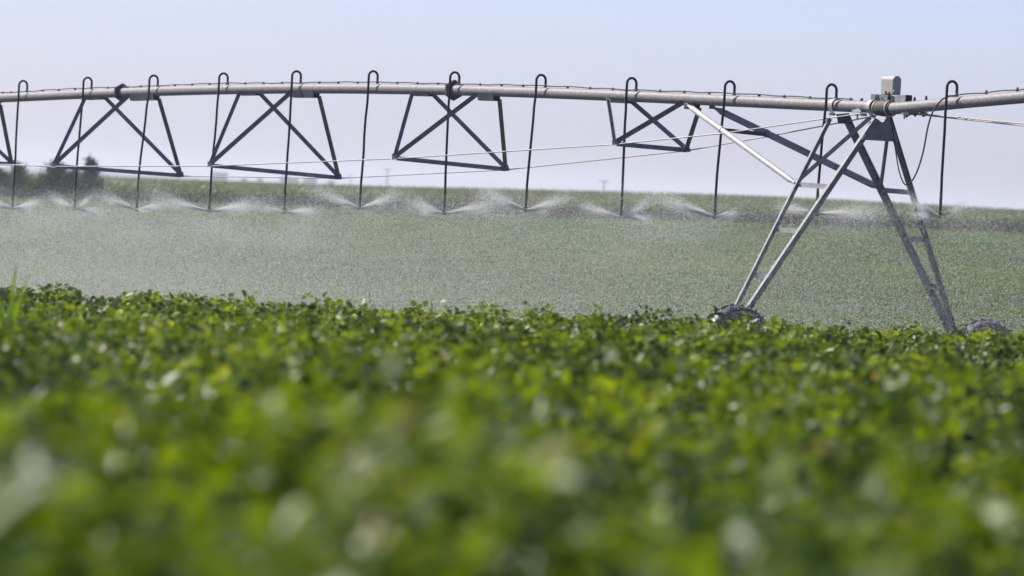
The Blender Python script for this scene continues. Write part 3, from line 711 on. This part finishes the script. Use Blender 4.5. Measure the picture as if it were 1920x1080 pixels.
# distant shed
Y = 2500; c = at_depth(412, 323, Y); g = gz(c.x, Y); base = Vector((c.x, Y, g)); k = FPX / Y; hw = 14 / k; hh = c.z - g
root = bpy.data.objects.new('farm_shed', None); COL.objects.link(root); root.location = base; tag(root, 'pale blue-grey farm shed far away on the left horizon, seen through haze', 'shed')
X, Yv = Vector((1, 0, 0)), Vector((0, 1, 0))
mb = MB(); mb.box(base + ZZ * hh * .4, X * hw, Yv * 6, ZZ * hh * .4); mb.build('wall', M['shed'], root)
mb = MB(); mb.prism([(-6.4, 0), (0, hh * .22), (6.4, 0)], base + ZZ * hh * .8 - X * hw * 1.03, base + ZZ * hh * .8 + X * hw * 1.03, Yv); mb.build('roof', M['roof'], root)
mb = MB(); mb.box(base + ZZ * hh * .27 - Yv * 6.02, X * hw * .2, Yv * .08, ZZ * hh * .27); mb.build('door', M['roof'], root)

# utility poles
def upole(u, vtop, Y, label):
    c = at_depth(u, vtop, Y); g = gz(c.x, Y); base = Vector((c.x, Y, g)); H = c.z - g
    root = bpy.data.objects.new('utility_pole', None); COL.objects.link(root); root.location = base; tag(root, label, 'utility pole', 'faint utility poles on the horizon')
    mb = MB(); mb.tube([base, base + ZZ * H], [.2, .14], 8); mb.build('pole', M['wood'], root)
    mb = MB(); mb.bar(base + ZZ * H * .95 - X * 1.2, base + ZZ * H * .95 + X * 1.2, .16, .14, ZZ); ca_ = mb.build('crossarm', M['wood'], root)
    for x in (-1.05, -.4, .4, 1.05):
        mb = MB(); p = base + ZZ * (H * .95 + .06) + X * x; mb.tube([p, p + ZZ * .25], [.06, .04], 6); mb.build('insulator', M['shed'], ca_)
upole(658, 328, 2000, 'faint short utility pole, leftmost of the three on the horizon')
upole(727, 316, 1500, 'tallest faint utility pole, just left of the middle hoses')
upole(1133, 338, 1300, 'faint utility pole on the hilltop left of the smallest truss')

# weeds standing above the crop
def weed(name, u, v, Y, H, nbl, label, cat, wide=.03, curl=.5):
    c = at_depth(u, v, Y); g = gz(c.x, Y); base = Vector((c.x, Y, g)); H = c.z - g
    V = []; Fc = []; tone = []; rg = np.random.default_rng(11)
    for k in range(nbl):
        az = (.2, 3.3, 0, 2.9, .5, 3.6, 1.2)[k % 7]; L = H * (1.0 if k == 0 else rg.uniform(.72, .97)) ; h0 = .0; prev = None
        for s_ in range(8):
            t_ = s_ / 7; out = curl * H * .22 * t_ ** 2.4 * (1 if k else .25); z = L * (t_ - .10 * t_ ** 4)
            p = base + Vector((math.cos(az) * out, math.sin(az) * out, z)); wd = wide * (math.sin(math.pi * min(.98, t_ * .9 + .1)) + .05); sd = Vector((.9, -.4 * math.sin(az), 0)) * wd
            V += [p - sd, p + sd]
            if s_: m_ = len(V); Fc.append([m_ - 4, m_ - 3, m_ - 1, m_ - 2]); tone.append(rg.random())
    me = np_mesh(name, np.array([tuple(q) for q in V]), np.array(Fc), 4, True); set_attr(me, 'tone', np.array(tone)); tag(mesh_obj(name, me, M['weed']), label, cat)
weed('corn_seedling', 24, 464, 40, .9, 6, 'bright green volunteer corn plant standing above the soybeans at far left', 'corn plant', wide=.024, curl=.55)
weed('grass_tuft', 1206, 556, 50, .9, 5, 'thin grass stem rising over the soybean crest left of the left wheel', 'grass', wide=.006, curl=.6)

# ------------------------------------------------------------------ haze
mb = MB(); mb.box(Vector((0, 3480, 6)), Vector((3600, 0, 0)), Vector((0, 3560, 0)), Vector((0, 0, 12)))
hm = bpy.data.materials.new('haze_air'); hm.use_nodes = True; t = hm.node_tree; t.nodes.clear()
pv = t.nodes.new('ShaderNodeVolumePrincipled'); pv.inputs['Color'].default_value = (.85, .875, .90, 1); pv.inputs['Density'].default_value = .00025; pv.inputs['Anisotropy'].default_value = .2
oo = t.nodes.new('ShaderNodeOutputMaterial'); t.links.new(pv.outputs[0], oo.inputs['Volume'])
hz = mb.build('haze', hm); tag(hz, kind='stuff')
